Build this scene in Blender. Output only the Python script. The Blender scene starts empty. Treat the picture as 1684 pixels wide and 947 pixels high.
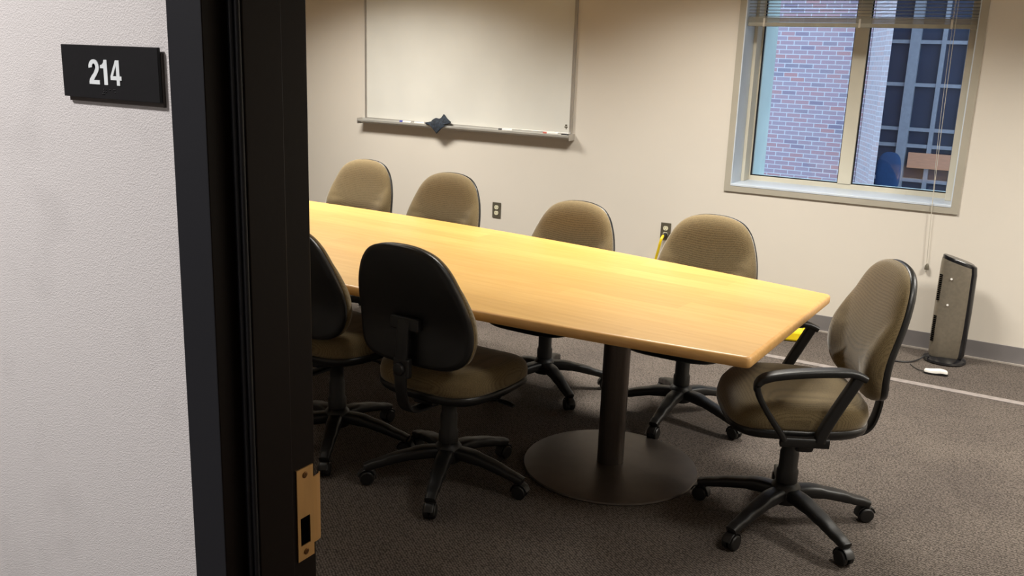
import bpy, bmesh, math, random
from mathutils import Vector, Matrix
random.seed(4)
PI = math.pi
S = bpy.context.scene
C = S.collection

# ------------------------------------------------------------------ camera
F_PX, YAW, PITCH, ROLL, CAM_H = 1508.3, 0.53006, 0.24391, 0.03561, 1.6
cd = bpy.data.cameras.new('camera')
cam = bpy.data.objects.new('camera', cd); C.objects.link(cam)
cd.sensor_width = 36; cd.lens = F_PX / 1684 * 36; cd.clip_start = 0.02; cd.clip_end = 300
fw = Vector((-math.sin(YAW) * math.cos(PITCH), math.cos(YAW) * math.cos(PITCH), -math.sin(PITCH)))
rt = Vector((math.cos(YAW), math.sin(YAW), 0)); up = rt.cross(fw)
r2 = math.cos(ROLL) * rt + math.sin(ROLL) * up
u2 = -math.sin(ROLL) * rt + math.cos(ROLL) * up
M = Matrix((r2, u2, -fw)).transposed().to_4x4(); M.translation = (0, 0, CAM_H)
cam.matrix_world = M
S.camera = cam

# ------------------------------------------------------------------ view, world, lights
S.view_settings.view_transform = 'Standard'; S.view_settings.look = 'None'
S.view_settings.gamma = 1; S.view_settings.use_curve_mapping = False
S.view_settings.exposure = 0.0
wd = bpy.data.worlds.new('sky'); S.world = wd; wd.use_nodes = True
bg = wd.node_tree.nodes['Background']
bg.inputs[0].default_value = (0.56, 0.77, 1.0, 1); bg.inputs[1].default_value = 2.6

def area(name, loc, sx, sy, power, col, spread=180, rot=(0, 0, 0)):
    l = bpy.data.lights.new(name, 'AREA'); l.shape = 'RECTANGLE'; l.size = sx; l.size_y = sy
    l.energy = power; l.color = col; l.spread = math.radians(spread)
    o = bpy.data.objects.new(name, l); C.objects.link(o); o.location = loc; o.rotation_euler = rot
    return o
CEIL = 2.75
WARM = (1.0, 0.955, 0.87)
ROOM_LIGHTS = [(-4.3, 4.4, 73), (-1.6, 4.4, 68), (1.1, 4.4, 76), (-3.2, 2.2, 5), (0.75, 2.4, 22)]
for x, y, pw in ROOM_LIGHTS:
    area('troffer_light', (x, y, CEIL - 0.06), 0.9, 0.4, pw, WARM, 128)
area('corridor_light', (-1.5, -0.35, CEIL - 0.06), 0.22, 0.22, 50, (1.0, 0.95, 0.93), 170)

# ------------------------------------------------------------------ materials
def lin(c):
    return tuple(((v / 255) / 12.92 if v / 255 <= .04045 else ((v / 255 + .055) / 1.055) ** 2.4) for v in c) + (1,)
def newmat(name):
    m = bpy.data.materials.new(name); m.use_nodes = True
    nt = m.node_tree; return m, nt, nt.nodes['Principled BSDF']
def mat(name, c, rough=.5, metal=0, c2=None, scale=20, bump=0, bscale=None, stretch=(1, 1, 1), spec=.5, coat=0):
    m, nt, b = newmat(name)
    b.inputs['Roughness'].default_value = rough; b.inputs['Metallic'].default_value = metal
    b.inputs['Specular IOR Level'].default_value = spec
    b.inputs['Coat Weight'].default_value = coat
    b.inputs['Base Color'].default_value = lin(c)
    tc = nt.nodes.new('ShaderNodeTexCoord'); mp = nt.nodes.new('ShaderNodeMapping')
    mp.inputs['Scale'].default_value = stretch
    nt.links.new(tc.outputs['Object'], mp.inputs['Vector'])
    n = nt.nodes.new('ShaderNodeTexNoise'); n.inputs['Scale'].default_value = scale; n.inputs['Detail'].default_value = 4
    nt.links.new(mp.outputs[0], n.inputs['Vector'])
    r = nt.nodes.new('ShaderNodeValToRGB')
    c2 = c2 or tuple(v * .94 for v in c)
    r.color_ramp.elements[0].color = lin(c2); r.color_ramp.elements[1].color = lin(c)
    r.color_ramp.elements[0].position = .35; r.color_ramp.elements[1].position = .65
    nt.links.new(n.outputs['Fac'], r.inputs[0]); nt.links.new(r.outputs[0], b.inputs['Base Color'])
    if bump:
        n2 = nt.nodes.new('ShaderNodeTexNoise'); n2.inputs['Scale'].default_value = bscale or scale; n2.inputs['Detail'].default_value = 3
        nt.links.new(mp.outputs[0], n2.inputs['Vector'])
        bp = nt.nodes.new('ShaderNodeBump'); bp.inputs['Strength'].default_value = bump; bp.inputs['Distance'].default_value = .002
        nt.links.new(n2.outputs['Fac'], bp.inputs['Height']); nt.links.new(bp.outputs[0], b.inputs['Normal'])
    return m

def mix_rgb(nt, fac, a, b):
    m = nt.nodes.new('ShaderNodeMix'); m.data_type = 'RGBA'
    if isinstance(fac, float): m.inputs[0].default_value = fac
    else: nt.links.new(fac, m.inputs[0])
    for s, v in ((6, a), (7, b)):
        if isinstance(v, tuple): m.inputs[s].default_value = v
        else: nt.links.new(v, m.inputs[s])
    return m.outputs[2]

wall_m = mat('wall_paint', (217, 210, 199), .75, bump=.12, bscale=180, scale=1.2, c2=(214, 207, 196))
ceil_m = mat('ceiling_tile', (150, 145, 136), .9, scale=60)
base_m = mat('vinyl_base', (122, 118, 118), .5, scale=6)
casing_m = mat('casing_paint', (176, 170, 156), .5, scale=3)
reveal_m = mat('reveal_paint', (208, 218, 230), .4, scale=3)
frame_m = mat('window_metal', (220, 214, 196), .4, scale=3)
cyan_m = mat('outer_reveal', (235, 245, 240), .4, scale=3)
door_m = mat('door_frame_paint', (24, 15, 10), .42, spec=.12, scale=5, bump=.05, bscale=120)
doorface_m = mat('door_frame_face', (32, 33, 37), .45, spec=.25, scale=5)
seal_m = mat('seal_rubber', (13, 14, 20), .45, scale=40)
brass_m = mat('strike_metal', (214, 168, 106), .42, metal=.55, scale=60, stretch=(1, 1, .1))
brass_dark = mat('screw_metal', (120, 84, 48), .45, metal=.8)
black_m = mat('black_plastic', (20, 19, 19), .45, scale=30, bump=.15, bscale=500)
shell_m = mat('black_shell', (24, 24, 24), .34, scale=30, bump=.2, bscale=500)
pit_m = mat('dark_hole', (6, 6, 7), .9, spec=0)
steel_m = mat('pedestal_metal', (92, 84, 78), .34, metal=.75, scale=200, stretch=(1, 1, .05))
disc_m = mat('base_metal', (86, 78, 72), .4, metal=.6, scale=20)
white_m = mat('board_enamel', (228, 227, 220), .32, scale=1)
alum_m = mat('aluminium', (192, 188, 182), .35, metal=.6, scale=8)
tray_m = mat('tray_metal', (200, 198, 192), .35, metal=.35, scale=8)
cloth_m = mat('cloth_blue', (44, 54, 66), .9, scale=60, c2=(24, 28, 36), bump=.3)
wmark_m = mat('marker_white', (236, 234, 230), .35)
blue_m = mat('ink_blue', (70, 80, 170), .4)
red_m = mat('ink_red', (190, 90, 70), .4)
ink_m = mat('ink_black', (25, 25, 28), .4)
plate_m = mat('outlet_plate', (104, 98, 84), .4, metal=.3)
ivory_m = mat('outlet_ivory', (226, 220, 190), .4)
yellow_m = mat('cord_yellow', (240, 208, 30), .4)
heat_m = mat('heater_silver', (134, 126, 112), .38, metal=.45, scale=60)
heatb_m = mat('heater_black', (22, 22, 25), .2)
sign_m = mat('sign_black', (26, 26, 28), .45, spec=.25, scale=200, bump=.05)
signw_m = mat('sign_white', (222, 228, 230), .4)
blind_m = mat('blind_slat', (160, 157, 144), .5)
cordw_m = mat('cord_white', (205, 200, 188), .6)
adapt_m = mat('white_plastic', (236, 233, 228), .35)
desk_m = mat('desk_wood', (214, 150, 116), .5, scale=8, stretch=(1, 1, 6))
bluec_m = mat('blue_fabric', (38, 66, 106), .9)
edge_m = mat('sealant_line', (168, 160, 152), .6, scale=12)
tape_m = mat('floor_strip', (142, 134, 130), .55, scale=30, c2=(122, 115, 112))
lens_m, nt, b = newmat('light_lens')
b.inputs['Base Color'].default_value = (0.9, 0.88, 0.82, 1); b.inputs['Emission Color'].default_value = (1, .86, .68, 1); b.inputs['Emission Strength'].default_value = .8

# corridor wall covering: fine pebbled vinyl
vinyl_m, nt, b = newmat('vinyl_wallcovering')
tc = nt.nodes.new('ShaderNodeTexCoord')
n = nt.nodes.new('ShaderNodeTexNoise'); n.inputs['Scale'].default_value = 420; n.inputs['Detail'].default_value = 5; n.inputs['Roughness'].default_value = .7
v = nt.nodes.new('ShaderNodeTexVoronoi'); v.inputs['Scale'].default_value = 520
big = nt.nodes.new('ShaderNodeTexNoise'); big.inputs['Scale'].default_value = 9; big.inputs['Detail'].default_value = 3
for q in (n, v, big): nt.links.new(tc.outputs['Object'], q.inputs['Vector'])
ad = nt.nodes.new('ShaderNodeMath'); ad.operation = 'ADD'
nt.links.new(n.outputs['Fac'], ad.inputs[0]); nt.links.new(v.outputs['Distance'], ad.inputs[1])
bp = nt.nodes.new('ShaderNodeBump'); bp.inputs['Strength'].default_value = .42; bp.inputs['Distance'].default_value = .0012
nt.links.new(ad.outputs[0], bp.inputs['Height']); nt.links.new(bp.outputs[0], b.inputs['Normal'])
rr = nt.nodes.new('ShaderNodeValToRGB'); rr.color_ramp.elements[0].position = .33; rr.color_ramp.elements[1].position = .45
rr.color_ramp.elements[0].color = lin((200, 197, 196)); rr.color_ramp.elements[1].color = lin((206, 203, 202))
nt.links.new(big.outputs['Fac'], rr.inputs[0]); nt.links.new(rr.outputs[0], b.inputs['Base Color'])
b.inputs['Roughness'].default_value = .5

# carpet: small diagonal loops in two browns
carpet_m, nt, b = newmat('carpet_loops')
tc = nt.nodes.new('ShaderNodeTexCoord')
mp = nt.nodes.new('ShaderNodeMapping'); mp.inputs['Rotation'].default_value = (0, 0, .62)
nt.links.new(tc.outputs['Object'], mp.inputs['Vector'])
ck = nt.nodes.new('ShaderNodeTexVoronoi'); ck.inputs['Scale'].default_value = 115; ck.inputs['Randomness'].default_value = .35
nt.links.new(mp.outputs[0], ck.inputs['Vector'])
r1 = nt.nodes.new('ShaderNodeValToRGB'); r1.color_ramp.elements[0].position = .25; r1.color_ramp.elements[1].position = .62
r1.color_ramp.elements[0].color = lin((112, 104, 98)); r1.color_ramp.elements[1].color = lin((56, 51, 47))
nt.links.new(ck.outputs['Distance'], r1.inputs[0])
n1 = nt.nodes.new('ShaderNodeTexNoise'); n1.inputs['Scale'].default_value = 2.2; n1.inputs['Detail'].default_value = 6
nt.links.new(tc.outputs['Object'], n1.inputs['Vector'])
r2_ = nt.nodes.new('ShaderNodeValToRGB'); r2_.color_ramp.elements[0].position = .3; r2_.color_ramp.elements[1].position = .7
r2_.color_ramp.elements[0].color = (.78, .76, .76, 1); r2_.color_ramp.elements[1].color = (1.05, 1.03, 1.0, 1)
nt.links.new(n1.outputs['Fac'], r2_.inputs[0])
mm = nt.nodes.new('ShaderNodeMix'); mm.data_type = 'RGBA'; mm.blend_type = 'MULTIPLY'; mm.inputs[0].default_value = 1
nt.links.new(r1.outputs[0], mm.inputs[6]); nt.links.new(r2_.outputs[0], mm.inputs[7])
nt.links.new(mm.outputs[2], b.inputs['Base Color']); b.inputs['Roughness'].default_value = .95
b.inputs['Specular IOR Level'].default_value = .15
bp = nt.nodes.new('ShaderNodeBump'); bp.inputs['Strength'].default_value = .6; bp.inputs['Distance'].default_value = .004; bp.invert = True
nt.links.new(ck.outputs['Distance'], bp.inputs['Height']); nt.links.new(bp.outputs[0], b.inputs['Normal'])

# chair fabric: brown weave
fab_m, nt, b = newmat('brown_weave')
tc = nt.nodes.new('ShaderNodeTexCoord')
ck = nt.nodes.new('ShaderNodeTexVoronoi'); ck.inputs['Scale'].default_value = 330; ck.inputs['Randomness'].default_value = .3
nt.links.new(tc.outputs['Object'], ck.inputs['Vector'])
r1 = nt.nodes.new('ShaderNodeValToRGB'); r1.color_ramp.elements[0].position = .2; r1.color_ramp.elements[1].position = .7
r1.color_ramp.elements[0].color = lin((134, 117, 84)); r1.color_ramp.elements[1].color = lin((92, 78, 53))
nt.links.new(ck.outputs['Distance'], r1.inputs[0]); nt.links.new(r1.outputs[0], b.inputs['Base Color'])
b.inputs['Roughness'].default_value = .85; b.inputs['Sheen Weight'].default_value = .35; b.inputs['Sheen Roughness'].default_value = .4
b.inputs['Specular IOR Level'].default_value = .25
bp = nt.nodes.new('ShaderNodeBump'); bp.inputs['Strength'].default_value = .35; bp.inputs['Distance'].default_value = .001; bp.invert = True
nt.links.new(ck.outputs['Distance'], bp.inputs['Height']); nt.links.new(bp.outputs[0], b.inputs['Normal'])

# maple table top: long veneer flitches and fine grain along x
wood_m, nt, b = newmat('maple_veneer')
tc = nt.nodes.new('ShaderNodeTexCoord')
mp = nt.nodes.new('ShaderNodeMapping'); mp.inputs['Scale'].default_value = (1.2, 14, 14)
nt.links.new(tc.outputs['Object'], mp.inputs['Vector'])
g = nt.nodes.new('ShaderNodeTexNoise'); g.inputs['Scale'].default_value = 3; g.inputs['Detail'].default_value = 6; g.inputs['Distortion'].default_value = .6
nt.links.new(mp.outputs[0], g.inputs['Vector'])
br = nt.nodes.new('ShaderNodeTexBrick'); br.inputs['Scale'].default_value = 1.0
br.inputs['Brick Width'].default_value = .9; br.inputs['Row Height'].default_value = .115; br.inputs['Mortar Size'].default_value = 0
br.inputs['Color1'].default_value = (0, 0, 0, 1); br.inputs['Color2'].default_value = (1, 1, 1, 1); br.inputs['Mortar'].default_value = (.5, .5, .5, 1)
nt.links.new(tc.outputs['Object'], br.inputs['Vector'])
ra = nt.nodes.new('ShaderNodeValToRGB'); ra.color_ramp.elements[0].position = .3; ra.color_ramp.elements[1].position = .7
ra.color_ramp.elements[0].color = lin((208, 162, 84)); ra.color_ramp.elements[1].color = lin((217, 174, 98))
nt.links.new(g.outputs['Fac'], ra.inputs[0])
rb = nt.nodes.new('ShaderNodeValToRGB')
rb.color_ramp.elements[0].color = (.90, .86, .80, 1); rb.color_ramp.elements[1].color = (1.03, 1.03, 1.03, 1)
nt.links.new(br.outputs['Color'], rb.inputs[0])
mm = nt.nodes.new('ShaderNodeMix'); mm.data_type = 'RGBA'; mm.blend_type = 'MULTIPLY'; mm.inputs[0].default_value = 1
nt.links.new(ra.outputs[0], mm.inputs[6]); nt.links.new(rb.outputs[0], mm.inputs[7])
nt.links.new(mm.outputs[2], b.inputs['Base Color'])
b.inputs['Roughness'].default_value = .42; b.inputs['Coat Weight'].default_value = .1; b.inputs['Coat Roughness'].default_value = .25
woode_m = mat('maple_edge', (224, 176, 112), .36, scale=8, stretch=(1, 8, 8), c2=(212, 163, 98))

# brick: object coordinates x,z
def brick_mat(name, op='ADD', pale=0.0):
    m, nt, b = newmat(name)
    tc = nt.nodes.new('ShaderNodeTexCoord'); sp = nt.nodes.new('ShaderNodeSeparateXYZ'); cb = nt.nodes.new('ShaderNodeCombineXYZ')
    nt.links.new(tc.outputs['Object'], sp.inputs[0])
    ad = nt.nodes.new('ShaderNodeMath'); ad.operation = op
    nt.links.new(sp.outputs['X'], ad.inputs[0]); nt.links.new(sp.outputs['Y'], ad.inputs[1])
    nt.links.new(ad.outputs[0], cb.inputs['X']); nt.links.new(sp.outputs['Z'], cb.inputs['Y'])
    br = nt.nodes.new('ShaderNodeTexBrick'); br.inputs['Scale'].default_value = 1
    br.inputs['Brick Width'].default_value = .19; br.inputs['Row Height'].default_value = .060; br.inputs['Mortar Size'].default_value = .006
    br.inputs['Color1'].default_value = (0, 0, 0, 1); br.inputs['Color2'].default_value = (1, 1, 1, 1); br.inputs['Mortar'].default_value = (0, 0, 0, 1)
    nt.links.new(cb.outputs[0], br.inputs['Vector'])
    r = nt.nodes.new('ShaderNodeValToRGB'); r.color_ramp.interpolation = 'CONSTANT'
    e = r.color_ramp.elements; e[0].color = lin((96, 98, 132)); e[1].position = .12; e[1].color = lin((168, 134, 150))
    for p_, c_ in ((.35, (182, 128, 134)), (.5, (160, 142, 160)), (.68, (190, 122, 118)), (.78, (164, 138, 152)), (.94, (112, 116, 140))):
        k = e.new(p_); k.color = lin(c_)
    nt.links.new(br.outputs['Color'], r.inputs[0])
    n = nt.nodes.new('ShaderNodeTexNoise'); n.inputs['Scale'].default_value = 1.5
    nt.links.new(cb.outputs[0], n.inputs['Vector'])
    c1 = mix_rgb(nt, n.outputs['Fac'], r.outputs[0], lin((176, 146, 156)))
    if pale: c1 = mix_rgb(nt, pale, c1, lin((200, 188, 188)))
    nt.links.new(mix_rgb(nt, br.outputs['Fac'], c1, lin((205, 200, 206))), b.inputs['Base Color'])
    b.inputs['Roughness'].default_value = .9
    return m
brick_m = brick_mat('brick_courses', 'ADD', .08); brickp_m = brick_mat('pale_brick_courses', 'SUBTRACT', .6)
cw_m = mat('curtain_frame', (150, 150, 160), .4)
cwg_m = mat('dark_glass', (52, 58, 78), .15, scale=2)
conc_m = mat('pale_stone', (170, 168, 168), .8)
ground_m = mat('paving', (120, 118, 112), .9)

glass_m, nt, b = newmat('clear_glass')
out = nt.nodes['Material Output']; nt.nodes.remove(b)
tr = nt.nodes.new('ShaderNodeBsdfTransparent'); tr.inputs[0].default_value = (.93, .96, .97, 1)
gl = nt.nodes.new('ShaderNodeBsdfGlossy'); gl.inputs['Roughness'].default_value = .02
fr = nt.nodes.new('ShaderNodeFresnel'); fr.inputs['IOR'].default_value = 1.45
mx = nt.nodes.new('ShaderNodeMixShader')
nt.links.new(fr.outputs[0], mx.inputs[0]); nt.links.new(tr.outputs[0], mx.inputs[1]); nt.links.new(gl.outputs[0], mx.inputs[2])
nt.links.new(mx.outputs[0], out.inputs['Surface'])

# ------------------------------------------------------------------ mesh helpers
def link(name, bm, m, parent=None, smooth=False, bevel=0, loc=None, rot=None):
    bmesh.ops.recalc_face_normals(bm, faces=bm.faces[:])
    me = bpy.data.meshes.new(name); bm.to_mesh(me); bm.free()
    for mm_ in (m if isinstance(m, (list, tuple)) else [m]): me.materials.append(mm_)
    o = bpy.data.objects.new(name, me); C.objects.link(o)
    if parent: o.parent = parent
    if loc: o.location = loc
    if rot: o.rotation_euler = rot
    if smooth:
        for p_ in me.polygons: p_.use_smooth = True
        if smooth != 'all':
            me.set_sharp_from_angle(angle=math.radians(38))
    if bevel:
        md = o.modifiers.new('bevel', 'BEVEL'); md.width = bevel; md.segments = 2; md.limit_method = 'ANGLE'
    return o
def B(): return bmesh.new()
def box(bm, x0, x1, y0, y1, z0, z1, rz=0, piv=None, mi=0):
    vs = [bm.verts.new((x, y, z)) for z in (z0, z1) for y in (y0, y1) for x in (x0, x1)]
    fs = [(0, 2, 3, 1), (4, 5, 7, 6), (0, 1, 5, 4), (2, 6, 7, 3), (0, 4, 6, 2), (1, 3, 7, 5)]
    for f in fs:
        ff = bm.faces.new([vs[i] for i in f]); ff.material_index = mi
    if rz: bmesh.ops.rotate(bm, verts=vs, cent=piv or ((x0 + x1) / 2, (y0 + y1) / 2, 0), matrix=Matrix.Rotation(rz, 3, 'Z'))
    return vs
def tube(bm, pts, r, n=10, cap=True):
    pts = [Vector(p) for p in pts]; rs = r if isinstance(r, (list, tuple)) else [r] * len(pts)
    rings = []; prev = None
    for i, p in enumerate(pts):
        t = (pts[min(i + 1, len(pts) - 1)] - pts[max(i - 1, 0)]).normalized()
        if prev is None:
            a = t.orthogonal().normalized()
        else:
            a = (prev - t * prev.dot(t)).normalized()
        prev = a; b_ = t.cross(a)
        rings.append([bm.verts.new(p + (a * math.cos(2 * PI * k / n) + b_ * math.sin(2 * PI * k / n)) * rs[i]) for k in range(n)])
    for i in range(len(rings) - 1):
        for k in range(n):
            bm.faces.new((rings[i][k], rings[i][(k + 1) % n], rings[i + 1][(k + 1) % n], rings[i + 1][k]))
    if cap:
        bm.faces.new(rings[0][::-1]); bm.faces.new(rings[-1])
def sweep_rect(bm, pts, ws, hs, side=(1, 0, 0)):
    """rectangular bar along pts; width along 'side', height across"""
    pts = [Vector(p) for p in pts]; sd = Vector(side).normalized(); rings = []
    for i, p in enumerate(pts):
        t = (pts[min(i + 1, len(pts) - 1)] - pts[max(i - 1, 0)]).normalized()
        s = (sd - t * sd.dot(t)).normalized(); u = t.cross(s)
        w = ws[i] / 2 if isinstance(ws, (list, tuple)) else ws / 2; h = hs[i] / 2 if isinstance(hs, (list, tuple)) else hs / 2
        ring = []
        for k in range(16):
            a = 2 * PI * (k + .5) / 16; ca, sa = math.cos(a), math.sin(a); e = .55
            ring.append(bm.verts.new(p + s * (math.copysign(abs(ca) ** e, ca) * w) + u * (math.copysign(abs(sa) ** e, sa) * h)))
        rings.append(ring)
    for i in range(len(rings) - 1):
        for k in range(16):
            bm.faces.new((rings[i][k], rings[i][(k + 1) % 16], rings[i + 1][(k + 1) % 16], rings[i + 1][k]))
    bm.faces.new(rings[0][::-1]); bm.faces.new(rings[-1])
def lathe(bm, prof, n=32, c=(0, 0, 0), cap=True):
    rings = [[bm.verts.new((c[0] + r * math.cos(2 * PI * k / n), c[1] + r * math.sin(2 * PI * k / n), c[2] + z)) for k in range(n)] for r, z in prof]
    for i in range(len(rings) - 1):
        for k in range(n):
            bm.faces.new((rings[i][k], rings[i][(k + 1) % n], rings[i + 1][(k + 1) % n], rings[i + 1][k]))
    if cap:
        bm.faces.new(rings[0][::-1]); bm.faces.new(rings[-1])
def smooth_curve(pts, per=5, closed=False):
    pts = [Vector(p) for p in pts]; n = len(pts); out = []
    for i in range(n if closed else n - 1):
        g = lambda j: pts[j % n] if closed else pts[max(0, min(n - 1, j))]
        p0, p1, p2, p3 = g(i - 1), g(i), g(i + 1), g(i + 2)
        for k in range(per):
            t = k / per
            out.append(.5 * ((2 * p1) + (-p0 + p2) * t + (2 * p0 - 5 * p1 + 4 * p2 - p3) * t * t + (-p0 + 3 * p1 - 3 * p2 + p3) * t ** 3))
    if not closed: out.append(pts[-1])
    return out
def rings_solid(bm, outline, levels, warp, cen):
    """outline: closed list of 2D points. levels: list of (scale, depth). stacked rings; ends capped with a fan"""
    rings = []
    for s, d in levels:
        rings.append([bm.verts.new(warp(cen[0] + (p[0] - cen[0]) * s, cen[1] + (p[1] - cen[1]) * s, d)) for p in outline])
    n = len(outline)
    for i in range(len(rings) - 1):
        for k in range(n):
            bm.faces.new((rings[i][k], rings[i][(k + 1) % n], rings[i + 1][(k + 1) % n], rings[i + 1][k]))
    for ring, d in ((rings[0], levels[0][1]), (rings[-1], levels[-1][1])):
        c = bm.verts.new(warp(cen[0], cen[1], d))
        for k in range(n): bm.faces.new((ring[k], ring[(k + 1) % n], c))
def empty(name, label, cat, loc=(0, 0, 0), rz=0, group=None):
    o = bpy.data.objects.new(name, None); C.objects.link(o); o.empty_display_size = .1
    o.location = loc; o.rotation_euler = (0, 0, rz); o['label'] = label; o['category'] = cat
    if group: o['group'] = group
    return o
def tag(o, label, cat, group=None):
    o['label'] = label; o['category'] = cat
    if group: o['group'] = group
    return o
def struct(o, label=None, cat=None):
    o['kind'] = 'structure'
    if label: o['label'] = label
    if cat: o['category'] = cat
    return o
def copy_tree(o, parent=None):
    c = o.copy(); C.objects.link(c); c.parent = parent
    for ch in list(o.children): copy_tree(ch, c)
    return c

# ------------------------------------------------------------------ room shell
X0, X1 = -6.9, 1.9
YD0, YD1 = 0.645, 0.792       # door wall, corridor face and room face
YF = 5.806                    # far wall face
YO = 6.42                     # its outer face
WX0, WX1, WZ0, WZ1 = -1.795, -0.492, 0.865, 2.36   # window opening
bm = B(); box(bm, X0 - .2, X1 + .2, -1.7, YO, -.12, 0)
struct(link('floor', bm, carpet_m), 'dark taupe loop carpet across the whole meeting room', 'floor')
bm = B(); box(bm, X0 - .2, X1 + .2, -1.7, YO, CEIL, CEIL + .12)
struct(link('ceiling', bm, ceil_m), 'flat pale ceiling over the room', 'ceiling')
bm = B()
box(bm, X0 - .2, WX0, YF, YO, 0, CEIL); box(bm, WX1, X1 + .2, YF, YO, 0, CEIL)
box(bm, WX0, WX1, YF, YO, 0, WZ0); box(bm, WX0, WX1, YF, YO, WZ1, CEIL)
struct(link('wall_far', bm, wall_m), 'cream painted wall carrying the whiteboard and window', 'wall')
bm = B(); box(bm, X0 - .2, X0, YD1, YF, 0, CEIL); struct(link('wall_left', bm, wall_m), 'cream painted side wall at the far left', 'wall')
bm = B(); box(bm, X1, X1 + .2, -1.5, YF, 0, CEIL); struct(link('wall_right', bm, wall_m), 'cream painted side wall at the right', 'wall')
DX0, DX1, DZ = -0.792, 0.225, 2.19     # outer edges of the door frame
bm = B()
box(bm, X0 - .2, DX0 + .004, YD0 + .006, YD1 - .006, 0, CEIL, mi=0)
box(bm, DX1 - .004, X1, YD0 + .006, YD1 - .006, 0, CEIL); box(bm, DX0 + .004, DX1 - .004, YD0 + .006, YD1 - .006, DZ - .004, CEIL)
struct(link('wall_near', bm, vinyl_m), 'pebbled off-white corridor wall beside the doorway', 'wall')
bm = B(); box(bm, X0 - .2, X1, -1.7, -1.5, 0, CEIL); struct(link('wall_back', bm, vinyl_m), 'off-white corridor wall opposite the doorway', 'wall')

bm = B(); box(bm, X0 - .2, X0, -1.5, YD1, 0, CEIL); box(bm, X1, X1 + .2, -1.7, -1.5, 0, CEIL)
struct(link('wall_corridor', bm, vinyl_m), 'off-white wall closing the corridor end', 'wall')
bm = B(); box(bm, X0, X1, YF - .006, YF, .004, .106); struct(link('baseboard_far', bm, base_m, bevel=.002), 'grey vinyl cove base along the window wall', 'baseboard')
bm = B(); box(bm, X0, X1, YF - .018, YF - .005, 0, .009); struct(link('trim_1', bm, edge_m), 'pale line along the foot of the grey base', 'trim')
bm = B(); box(bm, X0 + .05, X1 - .05, 5.066, 5.118, 0, .004); struct(link('trim_2', bm, tape_m), 'pale strip across the carpet in front of the window wall', 'trim')
bm = B(); box(bm, X0, X0 + .006, YD1, YF - .02, .004, .106); struct(link('baseboard_left', bm, base_m), 'grey vinyl base on the left wall', 'baseboard')

# ------------------------------------------------------------------ door frame with strike
def frame_profile(sgn, xo):
    """cross-section of one jamb in plan; xo = outer edge x, sgn +1 for the left jamb (opening to +x)"""
    f = .051; st = .017
    P = [(0, YD0), (f, YD0), (f, .6815), (f + st, .6815), (f + st, .7365), (f, .7365), (f, YD1), (0, YD1)]
    return [(xo + sgn * a, y) for a, y in P]
def extrude_poly(bm, poly, z0, z1):
    a = [bm.verts.new((x, y, z0)) for x, y in poly]; b_ = [bm.verts.new((x, y, z1)) for x, y in poly]
    n = len(poly)
    for k in range(n): bm.faces.new((a[k], a[(k + 1) % n], b_[(k + 1) % n], b_[k]))
    bm.faces.new(a[::-1]); bm.faces.new(b_)
bm = B(); extrude_poly(bm, frame_profile(1, DX0), 0, DZ); bm.faces.ensure_lookup_table(); bm.faces[0].material_index = 1
jamb = struct(link('door_1', bm, [door_m, doorface_m], bevel=.0014), 'dark brown metal door frame around the open doorway', 'door frame')
bm = B(); extrude_poly(bm, frame_profile(-1, DX1), 0, DZ); bm.faces.ensure_lookup_table(); bm.faces[0].material_index = 1; link('side_jamb', bm, [door_m, doorface_m], jamb, bevel=.0014)
bm = B(); box(bm, DX0 + .051, DX1 - .051, YD0, YD1, DZ - .051, DZ); box(bm, DX0 + .051, DX1 - .051, .6815, .7365, DZ - .068, DZ - .051)
link('head_jamb', bm, door_m, jamb, bevel=.0014)
bm = B()
tube(bm, [(DX0 + .0555, .679, 0), (DX0 + .0555, .679, DZ - .07)], .0042, 10); tube(bm, [(DX0 + .064, .679, 0), (DX0 + .064, .679, DZ - .07)], .0035, 10)
link('door_seal', bm, seal_m, jamb, smooth=True)
# strike plate in the room-side rebate, plane x = -0.741
XJ = DX0 + .051
sp = empty('strike_plate', '', ''); del sp['label']; del sp['category']; sp.parent = jamb; sp.name = 'strike_assembly'
def strike():
    bm = B()
    def plate(y0, y1, z0, z1): box(bm, XJ, XJ + .0018, y0, y1, z0, z1)
    # flange around the latch hole
    ya, yb, yc, yd = .7585, .7635, .7805, .787
    plate(ya, yd, 1.038, 1.104); plate(ya, yb, 1.000, 1.038); plate(yc, yd, 1.000, 1.038); plate(ya, yd, .980, 1.000)
    # curved lip towards the room
    pts = [(XJ, .786), (XJ + .001, .793), (XJ + .0045, .799), (XJ + .0045 + .003, .8035)]
    pts = [(XJ + .0009, .785), (XJ + .0012, .793), (XJ + .0002, .799), (XJ - .003, .8035)]
    for i in range(3):
        (xa, y0), (xb, y1) = pts[i], pts[i + 1]
        vs = [bm.verts.new(p_) for p_ in ((xa - .0009, y0, .996), (xa + .0009, y0, .996), (xb + .0009, y1, .996), (xb - .0009, y1, .996),
                                          (xa - .0009, y0, 1.086), (xa + .0009, y0, 1.086), (xb + .0009, y1, 1.086), (xb - .0009, y1, 1.086))]
        for f in ((0, 3, 2, 1), (4, 5, 6, 7), (0, 1, 5, 4), (1, 2, 6, 5), (2, 3, 7, 6), (3, 0, 4, 7)): bm.faces.new([vs[k] for k in f])
    return link('strike_plate', bm, brass_m, jamb)
bpy.data.objects.remove(sp)
stp = strike(); stp['label'] = 'brass coloured strike plate with curved lip'
for z in (1.0945, .990):
    bm = B(); lathe(bm, [(.0042, 0), (.0042, .0008), (.0030, .0014)], 20)
    box(bm, -.0022, .0022, -.0005, .0005, .0012, .0018); box(bm, -.0005, .0005, -.0022, .0022, .0012, .0018)
    link('screw', bm, brass_dark, stp, loc=(XJ + .0016, .7725, z), rot=(0, PI / 2, 0))
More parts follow.
